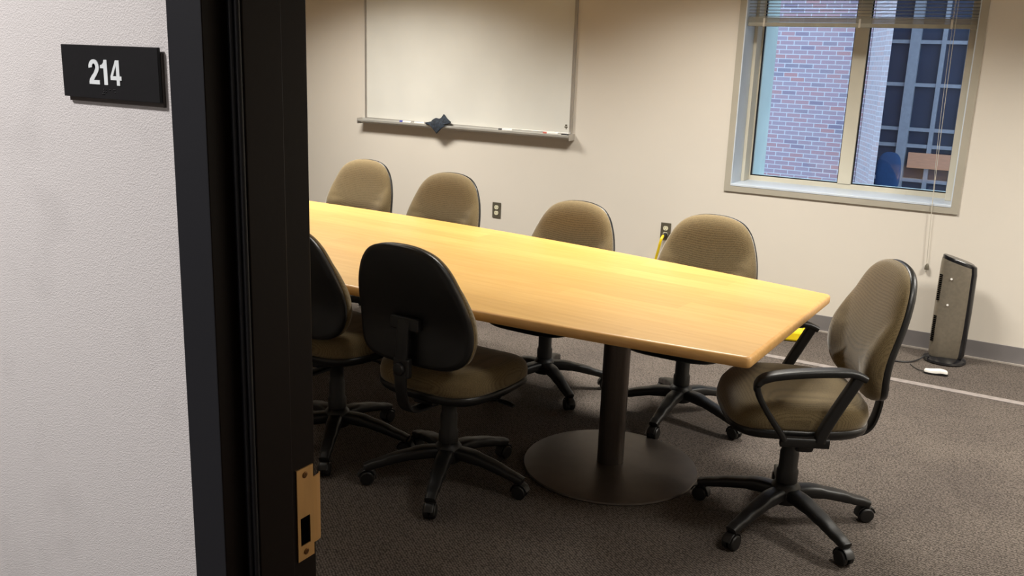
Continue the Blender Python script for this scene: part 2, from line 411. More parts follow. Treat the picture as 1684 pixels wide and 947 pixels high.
bm = B(); box(bm, XJ - .0002, XJ + .0006, .7635, .7805, 1.0, 1.038)
link('latch_hole', bm, pit_m, stp)

# ------------------------------------------------------------------ room number sign
sg = empty('room_sign', 'black rectangular room number sign reading 214 on the corridor wall', 'sign', (-.966, YD0 + .006, 1.5435))
SW, SH = .1595, .0560
bm = B(); box(bm, .004, SW + .0006, -.0035, 0, -.0045, SH - .006); link('lower_slab', bm, mat('sign_brown_grey', (74, 66, 61), .5), sg)  # brown-grey slab behind the plate, set lower so a strip shows beneath
bm = B(); box(bm, 0, SW, -.0075, -.0035, 0, SH); link('plate', bm, sign_m, sg, bevel=.0006)
def poly_ext(bm, pts, y0, y1):
    a = [bm.verts.new((x, y0, z)) for x, z in pts]; b_ = [bm.verts.new((x, y1, z)) for x, z in pts]; n = len(pts)
    for k in range(n): bm.faces.new((a[k], a[(k + 1) % n], b_[(k + 1) % n], b_[k]))
    f1 = bm.faces.new(a[::-1]); f2 = bm.faces.new(b_)
    bmesh.ops.triangulate(bm, faces=[f1, f2])
yA, yB = -.0083, -.0074
def glyph(ch):
    """condensed bold figures; unit box height 1, width about .66"""
    if ch == '1': return [[(.42, 0), (.42, 1), (.24, 1), (.20, .88), (.10, .80), (.0, .78), (.0, .66), (.20, .66), (.20, 0)]]
    if ch == '4': return None
    # 2: sweep of a stroke
    outer = []; inner = []
    cx, cz, R, r = .31, .69, .31, .10
    for k in range(13):
        a = math.radians(188 - k * (188 + 38) / 12)
        outer.append((cx + R * math.cos(a), cz + R * math.sin(a) * 1.0)); inner.append((cx + r * math.cos(a) * 1.0, cz + .01 + (r + .035) * math.sin(a)))
    outer += [(.44, .36), (.33, .25), (.27, .17), (.62, .17), (.62, 0), (0, 0)]
    inner += [(.30, .47), (.16, .34), (.05, .22), (0, .1)]
    return [outer + inner[::-1]]
H = .0262; z0 = .0150
def put(ch, x0, w):
    bm = B()
    k = H
    if ch == '4':
        o_ = [(.36, 1), (.55, 1), (.55, .37), (.66, .37), (.66, .21), (.55, .21), (.55, 0), (.36, 0), (.36, .21), (0, .21), (0, .38)]
        # with a triangular counter: built from strips
        for q in ([(.36, 0), (.55, 0), (.55, 1), (.36, 1)], [(0, .21), (.36, .21), (.36, .37), (0, .37)], [(.55, .21), (.66, .21), (.66, .37), (.55, .37)],
                  [(0, .37), (.14, .37), (.36, .80), (.36, 1), (.33, 1)]):
            poly_ext(bm, [(x0 + a * k * w, z0 + b_ * k) for a, b_ in q], yA, yB)
    else:
        for q in glyph(ch): poly_ext(bm, [(x0 + a * k * w, z0 + b_ * k) for a, b_ in q], yA, yB)
    link('numeral', bm, signw_m, sg)
put('2', .0475, 1.08); put('1', .0672, 1.05); put('4', .0838, 1.03)
bm = B()
cells = ['3456', '12', '1', '145']; pos = {'1': (0, 2), '2': (0, 1), '3': (0, 0), '4': (1, 2), '5': (1, 1), '6': (1, 0)}
for i, c in enumerate(cells):
    for d in c:
        a, b_ = pos[d]; lathe(bm, [(.0009, 0), (.0008, .0005), (.0004, .0008)], 10, (0, 0, 0))
        vs = bm.verts[-30:] if False else list(bm.verts)[-30:]
        for v_ in vs:
            x, y, z = v_.co; v_.co = (.0680 + i * .0062 + a * .0024 + x, -.0074 - z, .0052 + b_ * .0024 + y)
link('braille_dots', bm, sign_m, sg, smooth=True)

# ------------------------------------------------------------------ window
YW = 6.10     # inner face of the window frame
WIN = empty('window_1', 'aluminium window of two panes set deep in the cream wall', 'window', (0, 0, 0)); WIN['kind'] = 'structure'
bm = B(); c = .040
for (a, b_, z0_, z1_) in ((WX0 - c, WX0, WZ0 - c, WZ1 + c), (WX1, WX1 + c, WZ0 - c, WZ1 + c), (WX0, WX1, WZ0 - c, WZ0), (WX0, WX1, WZ1, WZ1 + c)):
    box(bm, a, b_, YF - .010, YF + .004, z0_, z1_)
link('casing', bm, casing_m, WIN)
bm = B()
box(bm, WX0, WX0 + .006, YF - .009, YW, WZ0, WZ1); box(bm, WX1 - .006, WX1, YF - .009, YW, WZ0, WZ1); box(bm, WX0, WX1, YF - .009, YW, WZ1 - .006, WZ1)
link('side_reveal', bm, reveal_m, WIN)
bm = B(); box(bm, WX0 + .002, WX1 - .002, YF - .012, YW + .01, WZ0 - .004, WZ0 + .010); link('window_sill', bm, reveal_m, WIN, bevel=.002)
GX0, GX1, GZ0 = -1.762, -.556, .905
MX0, MX1 = -1.195, -1.113
bm = B()
box(bm, WX0, GX0, YW, YW + .07, WZ0, WZ1); box(bm, GX1, WX1, YW, YW + .07, WZ0, WZ1)
box(bm, GX0, GX1, YW, YW + .07, WZ0, GZ0); box(bm, GX0, GX1, YW, YW + .07, WZ1 - .05, WZ1)
link('window_frame', bm, frame_m, WIN, bevel=.002)
bm = B(); box(bm, WX0 + .006, GX0 - .006, YW - .11, YW, WZ0 + .01, WZ1 - .006); link('jamb_liner', bm, frame_m, WIN, bevel=.003)
bm = B(); box(bm, GX1 + .006, WX1 - .006, YW - .11, YW, WZ0 + .01, WZ1 - .006); link('jamb_liner', bm, frame_m, WIN, bevel=.003)
bm = B(); box(bm, MX0, MX1, YW - .006, YW + .066, GZ0, WZ1 - .05); link('mullion', bm, frame_m, WIN, bevel=.003)
for a, b_ in ((GX0, MX0), (MX1, GX1)):
    bm = B(); t = .006
    for q in ((a, a + t, GZ0, WZ1 - .05), (b_ - t, b_, GZ0, WZ1 - .05), (a, b_, GZ0, GZ0 + t), (a, b_, WZ1 - .056, WZ1 - .05)):
        box(bm, q[0], q[1], YW + .012, YW + .03, q[2], q[3])
    link('glazing_gasket', bm, seal_m, WIN)
    bm = B(); box(bm, a, b_, YW + .020, YW + .024, GZ0, WZ1 - .05); link('window_pane', bm, glass_m, WIN)
bm = B(); box(bm, WX0 - .0, GX0 + .0, YW + .07, YO + .02, WZ0, WZ1)
box(bm, WX0, WX1, YW + .07, YO + .05, WZ0 - .03, WZ0 + .012)
link('outer_reveal', bm, cyan_m, WIN)

# blind, pulled up
bl = empty('window_blind', 'pale metal mini blind pulled most of the way up the window', 'window blind', (0, 0, 0))
BX0, BX1, YB = WX0 + .008, WX1 - .008, YF + .035
bm = B(); box(bm, BX0, BX1, YB - .02, YB + .02, WZ1 - .045, WZ1 - .008); link('head_rail', bm, blind_m, bl)
bm = B(); z = 1.912
while z < WZ1 - .05:
    th = math.radians(12); d = .0125
    vs = []
    for k in range(5):
        u_ = -1 + k / 2; vs.append((YB + u_ * d * math.cos(th), z + u_ * d * math.sin(th) + .0016 * (1 - u_ * u_)))
    ra_ = [[bm.verts.new((x, y, zz)) for y, zz in vs] for x in (BX0, BX1)]
    rb_ = [[bm.verts.new((x, y, zz - .0006)) for y, zz in vs] for x in (BX0, BX1)]
    for k in range(4):
        bm.faces.new((ra_[0][k], ra_[0][k + 1], ra_[1][k + 1], ra_[1][k])); bm.faces.new((rb_[0][k], rb_[1][k], rb_[1][k + 1], rb_[0][k + 1]))
    z += .0185
link('slats', bm, blind_m, bl)
bm = B()
for k in range(7): box(bm, BX0, BX1, YB - .0125, YB + .0125, 1.878 + k * .0042, 1.8805 + k * .0042)
link('stacked_slats', bm, blind_m, bl)
bm = B(); box(bm, BX0, BX1, YB - .013, YB + .013, 1.852, 1.876); link('bottom_rail', bm, blind_m, bl, bevel=.003)
bm = B()
for x in (BX0 + .10, (BX0 + BX1) / 2 + .02, BX1 - .13):
    bm = B(); box(bm, x - .006, x + .006, YB - .016, YB - .013, 1.85, 1.90); tube(bm, [(x, YB - .014, 1.89), (x, YB - .014, WZ1 - .04)], .0010, 6)
    link('ladder_cord', bm, cordw_m, bl)
bm = B(); tube(bm, smooth_curve([(-.606, YF - .022, WZ1 - .03), (-.607, YF - .022, 1.9), (-.600, YF - .025, 1.3), (-.590, YF - .018, .84), (-.575, YF - .016, .52)], 6), .0016, 6)
tube(bm, smooth_curve([(-.616, YF - .022, WZ1 - .03), (-.621, YF - .024, 1.9), (-.612, YF - .026, 1.3), (-.594, YF - .020, .9), (-.578, YF - .018, .53)], 6), .0012, 6)
link('lift_cord', bm, cordw_m, bl)
bm = B(); lathe(bm, [(.004, .035), (.011, .022), (.013, 0), (.009, -.002)], 14, (-.572, YF - .017, .487)); link('cord_tassel', bm, plate_m, bl, smooth=True)

# ------------------------------------------------------------------ whiteboard
wb = empty('whiteboard', 'large white dry erase board in a thin aluminium frame', 'whiteboard', (0, YF, 0))
WBX0, WBX1, WBZ0, WBZ1 = -4.805, -2.955, 1.097, 2.31
bm = B(); box(bm, WBX0 + .01, WBX1 - .01, -.016, -.002, WBZ0 + .01, WBZ1 - .01); link('panel', bm, white_m, wb)
bm = B(); t = .018
for q in ((WBX0, WBX0 + t, WBZ0, WBZ1), (WBX1 - t, WBX1, WBZ0, WBZ1), (WBX0 + t, WBX1 - t, WBZ0, WBZ0 + t), (WBX0 + t, WBX1 - t, WBZ1 - t, WBZ1)):
    box(bm, q[0], q[1], -.022, 0, q[2], q[3])
link('frame', bm, alum_m, wb, bevel=.002)
bm = B()
prof = [(0, .012), (-.022, .012), (-.024, 0), (-.070, -.004), (-.078, .006), (-.082, .004), (-.080, -.010), (-.030, -.026), (0, -.030)]
a = [bm.verts.new((WBX0 - .025, y, WBZ0 + z)) for y, z in prof]; b2 = [bm.verts.new((WBX1 + .012, y, WBZ0 + z)) for y, z in prof]
for k in range(len(prof)): bm.faces.new((a[k], a[(k + 1) % len(prof)], b2[(k + 1) % len(prof)], b2[k]))
bm.faces.new(a[::-1]); bm.faces.new(b2)
link('marker_tray', bm, tray_m, wb)
bm = B(); box(bm, WBX1 + .012, WBX1 + .016, -.084, 0, WBZ0 - .032, WBZ0 + .014); link('tray_end_cap', bm, alum_m, wb)
bm = B(); box(bm, WBX0 - .029, WBX0 - .025, -.084, 0, WBZ0 - .030, WBZ0 + .012)
link('tray_end_cap', bm, alum_m, wb)
bm = B(); box(bm, -3.012, -2.988, -.0175, -.0155, 1.150, 1.158); box(bm, -3.008, -2.992, -.0175, -.0155, 1.162, 1.172); box(bm, -3.002, -2.996, -.0175, -.0155, 1.140, 1.150)
link('corner_mark', bm, plate_m, wb)

def marker(x, body, capm, ln, label, off=0.0, side=1):
    t_ = empty('whiteboard_marker', label, 'marker', (x, YF - .052 + off, WBZ0 + .0085), .06, 'markers on the whiteboard tray')
    bm = B(); tube(bm, [(0, 0, 0), (ln * .62, 0, 0), (ln * .66, 0, 0)], [.0085, .0085, .007], 12); link('barrel', bm, body, t_, smooth=True)
    bm = B(); a_ = ln * .66 if side > 0 else -.03
    tube(bm, [(a_, 0, 0), (a_ + .030, 0, 0)], .0088, 12); link('cap', bm, capm, t_, smooth=True)
    return t_
marker(-4.40, wmark_m, blue_m, .11, 'white marker with a blue cap at the left of the tray', side=-1)
marker(-4.29, wmark_m, wmark_m, .09, 'all white marker lying left of the dark cloth')
marker(-3.50, wmark_m, ink_m, .12, 'white marker with a black cap at mid tray right of the cloth', side=-1)
marker(-3.13, wmark_m, red_m, .13, 'white marker with a reddish cap near the right end of the tray', side=-1)
er = empty('board_eraser', 'small dark and pale eraser at the right end of the tray', 'eraser', (-2.985, YF - .045, WBZ0 + .001))
bm = B(); box(bm, -.03, .03, -.016, .016, 0, .012); link('felt_pad', bm, ink_m, er, bevel=.002)
bm = B(); box(bm, -.03, .03, -.014, .014, .012, .02); link('handle', bm, wmark_m, er, bevel=.003)

# dark cloth bunched on the tray
bm = B(); N = 15; g_ = []
ctrl = {}
for i in range(N):
    row = []
    for j in range(N):
        u_, v_ = i / (N - 1), j / (N - 1)
        x = -4.145 + .175 * u_ + .012 * math.sin(7 * v_)
        if v_ < .55:      # piled against the board
            k = v_ / .55
            z = WBZ0 + .012 + (.060 * max(0, 1 - abs(u_ - .64) / .78)) * (1 - k) + .010 * math.sin(11 * u_) * (1 - k) + .006
            y = YF - .034 - .050 * k
        else:             # falls over the tray front
            k = (v_ - .55) / .45
            z = WBZ0 + .016 - k * (.075 * max(.2, 1 - abs(u_ - .50) / .50))
            y = YF - .088 - .006 * math.sin(9 * u_) - .004 * k
        row.append(bm.verts.new((x + .01 * math.sin(5 * u_ + 8 * v_), y + .005 * math.sin(13 * u_ + 3 * v_) * (1 if .1 < v_ < .5 else .3), z)))
    g_.append(row)
for i in range(N - 1):
    for j in range(N - 1): bm.faces.new((g_[i][j], g_[i + 1][j], g_[i + 1][j + 1], g_[i][j + 1]))
cl = link('cleaning_cloth', bm, cloth_m, smooth='all'); md = cl.modifiers.new('s', 'SOLIDIFY'); md.thickness = .004; md.offset = 0
tag(cl, 'crumpled dark blue-grey cloth draped over the whiteboard tray', 'cloth')

# ------------------------------------------------------------------ outlets
def outlet(x, z, label):
    t_ = empty('wall_outlet', label, 'outlet', (x, YF, z), 0, 'outlets on the window wall')
    bm = B(); box(bm, -.036, .036, -.006, 0, -.058, .058); link('face_plate', bm, plate_m, t_, bevel=.002)
    for dz in (.021, -.021):
        bm = B(); lathe(bm, [(.0175, 0), (.0175, .003), (.0165, .004)], 24)
        for v_ in bm.verts:
            x_, y_, z_ = v_.co; v_.co = (x_, -.006 - z_, max(-.0145, min(.0145, y_)))
        r_ = link('receptacle', bm, ivory_m, t_, loc=(0, 0, dz))
        bm = B(); box(bm, -.008, -.0062, -.0105, -.0098, -.002, .007); box(bm, .0062, .008, -.0105, -.0098, -.002, .007)
        box(bm, -.002, .002, -.0105, -.0098, -.010, -.006); link('slots', bm, ink_m, r_)
    return t_
outlet(-3.558, .503, 'metal-plated wall outlet under the whiteboard, with nothing plugged in')
outlet(-2.212, .509, 'metal-plated wall outlet with the yellow cord plugged into it')

# ------------------------------------------------------------------ yellow cord and box
yc = empty('extension_cord', 'yellow cord hanging from the outlet down behind the chairs to the floor', 'cord', (-2.212, YF - .03, 0))
pts = smooth_curve([(.002, .005, .486), (.002, -.03, .478), (-.003, -.045, .45), (-.02, -.035, .38), (-.04, -.02, .30), (-.05, -.015, .15), (-.03, -.03, .03), (.05, -.06, .008),
                    (.35, -.09, .008), (.62, -.05, .008), (.78, -.10, .008)], 6)
bm = B(); tube(bm, pts, .0095, 8); link('cord', bm, yellow_m, yc, smooth=True)
bm = B(); sweep_rect(bm, [(.004, .022, .487), (.004, -.004, .485), (.004, -.02, .478)], [.026, .026, .018], [.026, .026, .018]); link('plug', bm, ink_m, yc, smooth=True)
yb = empty('outlet_box', 'yellow and white box on the carpet behind the armchair armrest', 'box', (-1.255, 5.51, 0), .25)
bm = B(); box(bm, -.05, .085, -.055, .055, .002, .065); link('body', bm, yellow_m, yb, bevel=.012)
bm = B(); box(bm, -.10, -.048, -.05, .05, 0, .045); link('end_cap', bm, adapt_m, yb, bevel=.01)
bm = B(); tube(bm, smooth_curve([(.05, .05, .02), (.08, .15, .015), (.10, .24, .03), (.06, .27, .03), (.05, .2, .012)], 5), .009, 8); link('cord_loop', bm, yellow_m, yb, smooth=True)

# ------------------------------------------------------------------ tower heater
ht = empty('tower_heater', 'silver-grey tower heater with a black front standing under the window wall', 'heater', (-.395, 5.63, 0), .22)
bm = B(); lathe(bm, [(.112, 0), (.116, .008), (.112, .018), (.085, .030), (.06, .036)], 40); link('base', bm, heatb_m, ht, smooth=True)
def hsec(k):
    """plan outline of the silver body: flat left end, rounded to the right"""
    pts_ = []
    for i in range(40):
        a_ = 2 * PI * i / 40; ca, sa = math.cos(a_), math.sin(a_)
        pts_.append((math.copysign(abs(ca) ** .7, ca) * .092 * k, math.copysign(abs(sa) ** .8, sa) * .062 * k))
    return pts_
bm = B(); rr_ = []
for z, k, sx in ((.03, .90, 0), (.045, .96, 0), (.2, 1.0, 0), (.4, 1.0, 0), (.55, .98, 0), (.575, .95, 0)):
    ring = []
    for x, y in hsec(k):
        zz = z
        if z > .5: zz = z - (x + .092) * .30 + .03
        ring.append(bm.verts.new((x, y, zz)))
    rr_.append(ring)
for i in range(len(rr_) - 1):
    for k in range(40): bm.faces.new((rr_[i][k], rr_[i][(k + 1) % 40], rr_[i + 1][(k + 1) % 40], rr_[i + 1][k]))
bm.faces.new(rr_[0][::-1]); bm.faces.new(rr_[-1])
link('body', bm, heat_m, ht, smooth=True)
bm = B(); rr_ = []
for z, k in ((.570, .93), (.588, .93), (.594, .86)):
    rr_.append([bm.verts.new((x, y, z - (x + .092) * .30 + .032)) for x, y in hsec(k)])
for i in range(2):
    for k in range(40): bm.faces.new((rr_[i][k], rr_[i][(k + 1) % 40], rr_[i + 1][(k + 1) % 40], rr_[i + 1][k]))
bm.faces.new(rr_[0][::-1]); bm.faces.new(rr_[-1]); link('top_panel', bm, heatb_m, ht, smooth=True)
bm = B()
pl = []
for i in range(13):
    a_ = math.radians(-50 + i * 100 / 12); ca, sa = math.cos(a_), math.sin(a_)
    pl.append((math.copysign(abs(ca) ** .7, ca) * .092, math.copysign(abs(sa) ** .8, sa) * .064))
rr_ = []
for z, o_ in ((.035, .002), (.05, .008), (.3, .012), (.54, .009), (.585, .003)):
    outr = [bm.verts.new((x + o_, y * 1.02, z - ((x + .092) * .30 - .032) * (z > .5))) for x, y in pl]
    inn = [bm.verts.new((x - .012, y * .9, z - ((x + .092) * .30 - .032) * (z > .5))) for x, y in reversed(pl)]
    rr_.append(outr + inn)
n_ = len(rr_[0])
for i in range(len(rr_) - 1):
    for k in range(n_): bm.faces.new((rr_[i][k], rr_[i][(k + 1) % n_], rr_[i + 1][(k + 1) % n_], rr_[i + 1][k]))
bm.faces.new(rr_[0][::-1]); bm.faces.new(rr_[-1]); link('front_grille', bm, heatb_m, ht, smooth=True)
for zc in (.20, .44):
    bm = B()
    for k in range(14):
        z = zc + (k - 7) * .011; box(bm, -.0925, -.078, -.042, -.022, z, z + .005)
    link('vent_slots', bm, pit_m, ht)
for z, x in ((.495, -.035), (.345, -.035)):
    bm = B(); lathe(bm, [(.006, 0), (.006, .003)], 12, (0, 0, 0)); [setattr(v_, 'co', (x + v_.co.x, -.0635 - v_.co.z * .8, z + v_.co.y)) for v_ in list(bm.verts)[-24:]]
    link('screw_cap', bm, wmark_m, ht)
bm = B(); tube(bm, smooth_curve([(-.07, -.03, .022), (-.11, -.05, .03), (-.14, -.07, .012), (-.19, -.12, .006), (-.27, -.14, .006), (-.36, -.10, .006)], 6), .0045, 8)
link('power_cord', bm, ink_m, ht, smooth=True)
ad_ = empty('power_adapter', 'white power adapter with black underside on the carpet before the heater', 'adapter', (-.405, 5.335, 0), .15); ad_.scale = (.76, .76, .8)
bm = B(); ol = [(-.075, -.022), (-.03, -.034), (.03, -.030), (.07, -.026), (.082, 0), (.06, .026), (0, .034), (-.05, .030), (-.078, .012)]
ol = smooth_curve([(a_, b_, 0) for a_, b_ in ol], 4, True); ol = [(p_.x, p_.y) for p_ in ol]
rings_solid(bm, ol, [(.9, .0), (1.0, .004), (1.0, .014)], lambda x, y, d: (x, y, d), (0, 0)); link('underside', bm, ink_m, ad_, smooth=True)
bm = B(); rings_solid(bm, ol, [(.97, .014), (.97, .024), (.9, .032), (.6, .036)], lambda x, y, d: (x, y, d + .004 * math.sin(40 * x)), (0, 0)); link('shell', bm, adapt_m, ad_, smooth=True)
bm = B(); tube(bm, smooth_curve([(-.07, 0, .012), (-.11, .03, .006), (-.15, .10, .005), (-.17, .16, .005)], 5), .003, 6); link('lead', bm, ink_m, ad_, smooth=True)

# ------------------------------------------------------------------ conference table
TC = (-2.9, 3.345); TA = -math.atan(.072)
tb = empty('conference_table', 'long boat-shaped maple conference table on round metal pedestals', 'table', (TC[0], TC[1], 0), TA)
L2, WM, WE = 2.215, .70, .507
ol = []
n_ = 28
for i in range(n_ + 1):
    x = -L2 + 2 * L2 * i / n_; ol.append((x, -(WE + (WM - WE) * (1 - (x / L2) ** 2))))
for i in range(n_ + 1):
    x = L2 - 2 * L2 * i / n_; ol.append((x, (WE + (WM - WE) * (1 - (x / L2) ** 2))))
# round the four corners a little
def round_corners(P, idx, r=.022):
    out_ = []
    for i, p_ in enumerate(P):
        if i in idx:
            a_ = Vector(P[i - 1]); b_ = Vector(P[(i + 1) % len(P)]); q = Vector(p_)
            da = (a_ - q).normalized() * r; db = (b_ - q).normalized() * r
            for t in (0, .25, .5, .75, 1): out_.append(tuple(q + da * (1 - t) ** 2 + db * t ** 2))
        else: out_.append(p_)
    return out_
ol = [(x - .014 - .05 * y, y) for x, y in ol]
ol = round_corners(ol, {0, n_, n_ + 1, 2 * n_ + 1})
def offset(P, d):
    out_ = []; n = len(P)
    for i in range(n):
        a_ = Vector(P[i - 1]); b_ = Vector(P[(i + 1) % n]); t = (b_ - a_).normalized(); out_.append((P[i][0] - t.y * d, P[i][1] + t.x * d))
    return out_
bm = B(); n = len(ol); RR = []
for d, z in ((.014, .7025), (.004, .7045), (0, .711), (-.0, .727), (.0015, .7345), (.006, .7385), (.013, .740)):
    RR.append([bm.verts.new((x, y, z)) for x, y in offset(ol, d)])
for i in range(len(RR) - 1):
    for k in range(n):
        f = bm.faces.new((RR[i][k], RR[i][(k + 1) % n], RR[i + 1][(k + 1) % n], RR[i + 1][k])); f.material_index = 1
f = bm.faces.new(RR[0][::-1]); f.material_index = 1
top_ring = [bm.verts.new(v_.co) for v_ in RR[-1]]     # own vertices: the flat top keeps its own normals
f = bm.faces.new(top_ring)
link('tabletop', bm, [wood_m, woode_m], tb, smooth=True)
for sx in (1.515, -1.515):
    bm = B(); lathe(bm, [(.352, 0), (.355, .004), (.352, .010), (.30, .016), (.15, .021), (.058, .024)], 64, (sx, -.02, 0)); pb = link('pedestal_base', bm, disc_m, tb, smooth=True)
    bm = B(); lathe(bm, [(.0535, .02), (.0535, .690)], 40, (sx, -.02, 0)); link('pedestal_column', bm, steel_m, tb, smooth=True)
    bm = B(); box(bm, sx - .17, sx + .17, -.36, .36, .690, .7025); box(bm, sx - .03, sx + .03, -.40, .38, .672, .6905); link('mounting_plate', bm, black_m, tb, bevel=.002)
bm = B(); box(bm, -1.9, 1.9, .10, .15, .672, .7025); box(bm, -1.9, 1.9, -.19, -.14, .672, .7025); link('support_rail', bm, black_m, tb)

# ------------------------------------------------------------------ task chair
half = [(0, 0), (.10, .001), (.178, .010), (.225, .038), (.246, .088), (.250, .145), (.244, .21), (.230, .272), (.209, .330), (.181, .382), (.138, .422), (.075, .444), (0, .450)]
cl_ = [(x, z, 0) for x, z in half] + [(-x, z, 0) for x, z in half[-2:0:-1]]
back_ol = [(p_.x, p_.y) for p_ in smooth_curve(cl_, 4, True)]
BZ = .535
def bwarp(x, z, d):
    v_ = z / .45
    y = -.238 - .014 * v_ - .042 * v_ * v_ + .030 * math.exp(-((v_ - .30) / .3) ** 2)
    y += .30 * x * x                                   # wraps forward at the sides
    lower = max(0, min(1, (.74 - v_) / .30))
    if d > 0:
        bol = max(0, min(1, (abs(x) - (.085 + .17 * v_)) / .022)); bol = bol * bol * (3 - 2 * bol)
        y += .017 * bol * lower * min(1, d / .03)
    return (x, y + d, BZ + z)
seat_half = []
def superel(a, b_, e, n=56):
    return [(math.copysign(abs(math.cos(t)) ** e, math.cos(t)) * a, math.copysign(abs(math.sin(t)) ** e, math.sin(t)) * b_) for t in [2 * PI * k / n for k in range(n)]]
seat_ol = [(x * (1 - .10 * max(0, -y) / .235 + .0), y) for x, y in superel(.250, .238, .52)]
def swarp(x, y, d):
    z = .408 + d
    if d > 0:
        z += .016 * (abs(x) / .25) ** 3 * min(1, d / .03)
        z += -.030 * max(0, (y - .06) / .18) ** 2 + .010 * max(0, (-y - .1) / .14) ** 2
    else:
        z += -.012 * max(0, (y - .06) / .18) ** 2
    return (x, y + .02, z)
def make_chair(label, arms=False):
    t = empty('task_chair', label, 'chair', (0, 0, 0), 0, 'brown task chairs round the table')
    bm = B(); rings_solid(bm, back_ol, [(.15, .040), (.35, .0400), (.55, .0395), (.70, .038), (.82, .035), (.90, .030), (.955, .022), (.985, .012), (.99, .002), (.97, -.004)], bwarp, (0, .20))
    link('backrest_cushion', bm, fab_m, t, smooth='all')
    bm = B(); rings_solid(bm, back_ol, [(.95, -.002), (.975, .0), (.990, -.004), (.990, -.016), (.965, -.025), (.90, -.029), (.6, -.031), (.2, -.032)], lambda x, z, d: bwarp(x, z, min(d, 0)), (0, .20))
    sh = link('backrest_shell', bm, shell_m, t, smooth='all')
    # bracket and support bar with height knob
    bm = B(); box(bm, -.062, .062, -.022, .012, -.018, .030); o_ = link('bracket', bm, black_m, t, bevel=.006); o_.location = (0, bwarp(0, .17, 0)[1] - .036, BZ + .155)
    by = bwarp(0, .17, 0)[1] - .058
    bm = B(); sweep_rect(bm, smooth_curve([(0, by + .01, .715), (0, by, .68), (0, by - .008, .56), (0, by - .010, .47), (0, by + .015, .385), (0, by + .08, .356), (0, -.06, .352)], 5), .052, .016)
    link('support_bar', bm, black_m, t, smooth=True)
    bm = B(); box(bm, -.034, .034, by - .016, by + .014, .50, .575); link('bar_sleeve', bm, black_m, t, bevel=.008)
    bm = B(); lathe(bm, [(.022, 0), (.024, .008), (.021, .016), (.010, .02)], 18); link('height_knob', bm, black_m, t, smooth=True, loc=(.0, by - .014, .535), rot=(PI / 2, 0, 0))
    # seat
    bm = B(); rings_solid(bm, seat_ol, [(.2, .078), (.5, .079), (.7, .078), (.83, .074), (.92, .064), (.975, .047), (1.0, .024), (.995, .006), (.98, -.006)], swarp, (0, 0))
    link('seat_cushion', bm, fab_m, t, smooth='all')
    bm = B(); rings_solid(bm, seat_ol, [(.96, .002), (1.0, .0), (1.0, -.014), (.985, -.026), (.94, -.036), (.7, -.042), (.3, -.044)], lambda x, y, d: swarp(x, y, min(d, 0)), (0, 0))
    link('seat_pan', bm, shell_m, t, smooth='all')
    bm = B(); box(bm, -.075, .075, -.10, .10, .325, .368); box(bm, -.05, .05, -.16, -.08, .335, .366); link('tilt_mechanism', bm, black_m, t, bevel=.008)
    bm = B(); tube(bm, [(.07, .03, .345), (.17, .04, .342), (.215, .045, .338)], .0055, 8); sweep_rect(bm, [(.20, .045, .338), (.235, .047, .334), (.262, .048, .328)], [.03, .034, .02], .008, (0, 1, 0))
    link('lever', bm, black_m, t, smooth=True)
    bm = B(); lathe(bm, [(.030, .155), (.038, .165), (.038, .205), (.033, .215), (.033, .275), (.029, .285), (.029, .345), (.034, .352)], 28); link('gas_column', bm, black_m, t, smooth=True)
    bm = B(); lathe(bm, [(.026, .082), (.050, .086), (.056, .105), (.052, .145), (.040, .160), (.028, .166)], 30); link('base_hub', bm, black_m, t, smooth=True)
    leg0 = None
    for k in range(5):
        if leg0 is None:
            bm = B(); sweep_rect(bm, smooth_curve([(.03, 0, .122), (.10, 0, .122), (.19, 0, .106), (.26, 0, .086), (.305, 0, .074), (.322, 0, .068)], 4), [.062] * 5 + [.056] * 4 + [.048] * 4 + [.042] * 4 + [.040] * 3 + [.028], [.046] * 6 + [.038] * 5 + [.032] * 5 + [.028] * 4 + [.018], (0, 1, 0))
            leg = link('leg', bm, black_m, t, smooth=True)
            bm = B()
            lathe(bm, [(.011, .040), (.011, .066)], 14, (.300, 0, 0))
            for s in (-1, 1):
                vs0 = len(bm.verts); lathe(bm, [(.008, 0), (.024, 0), (.0275, .004), (.0275, .015), (.024, .019), (.010, .020)], 24)
                for v_ in list(bm.verts)[vs0:]:
                    x_, y_, z_ = v_.co; v_.co = (.312 + x_, s * (.004 + z_), .0275 + y_)
            # hood over the wheels
            hp = [(.312 + .034 * math.cos(a_), 0, .0275 + .034 * math.sin(a_)) for a_ in [math.radians(q) for q in (15, 45, 75, 105, 135, 160, 185)]]
            sweep_rect(bm, hp, .034, .006, (0, 1, 0))
            link('caster', bm, black_m, leg, smooth=True)
            leg0 = leg
        else:
            leg = leg0.copy(); C.objects.link(leg)
            cs = leg0.children[0].copy(); C.objects.link(cs); cs.parent = leg
        leg.rotation_euler = (0, 0, 2 * PI * k / 5); leg['spoke'] = k
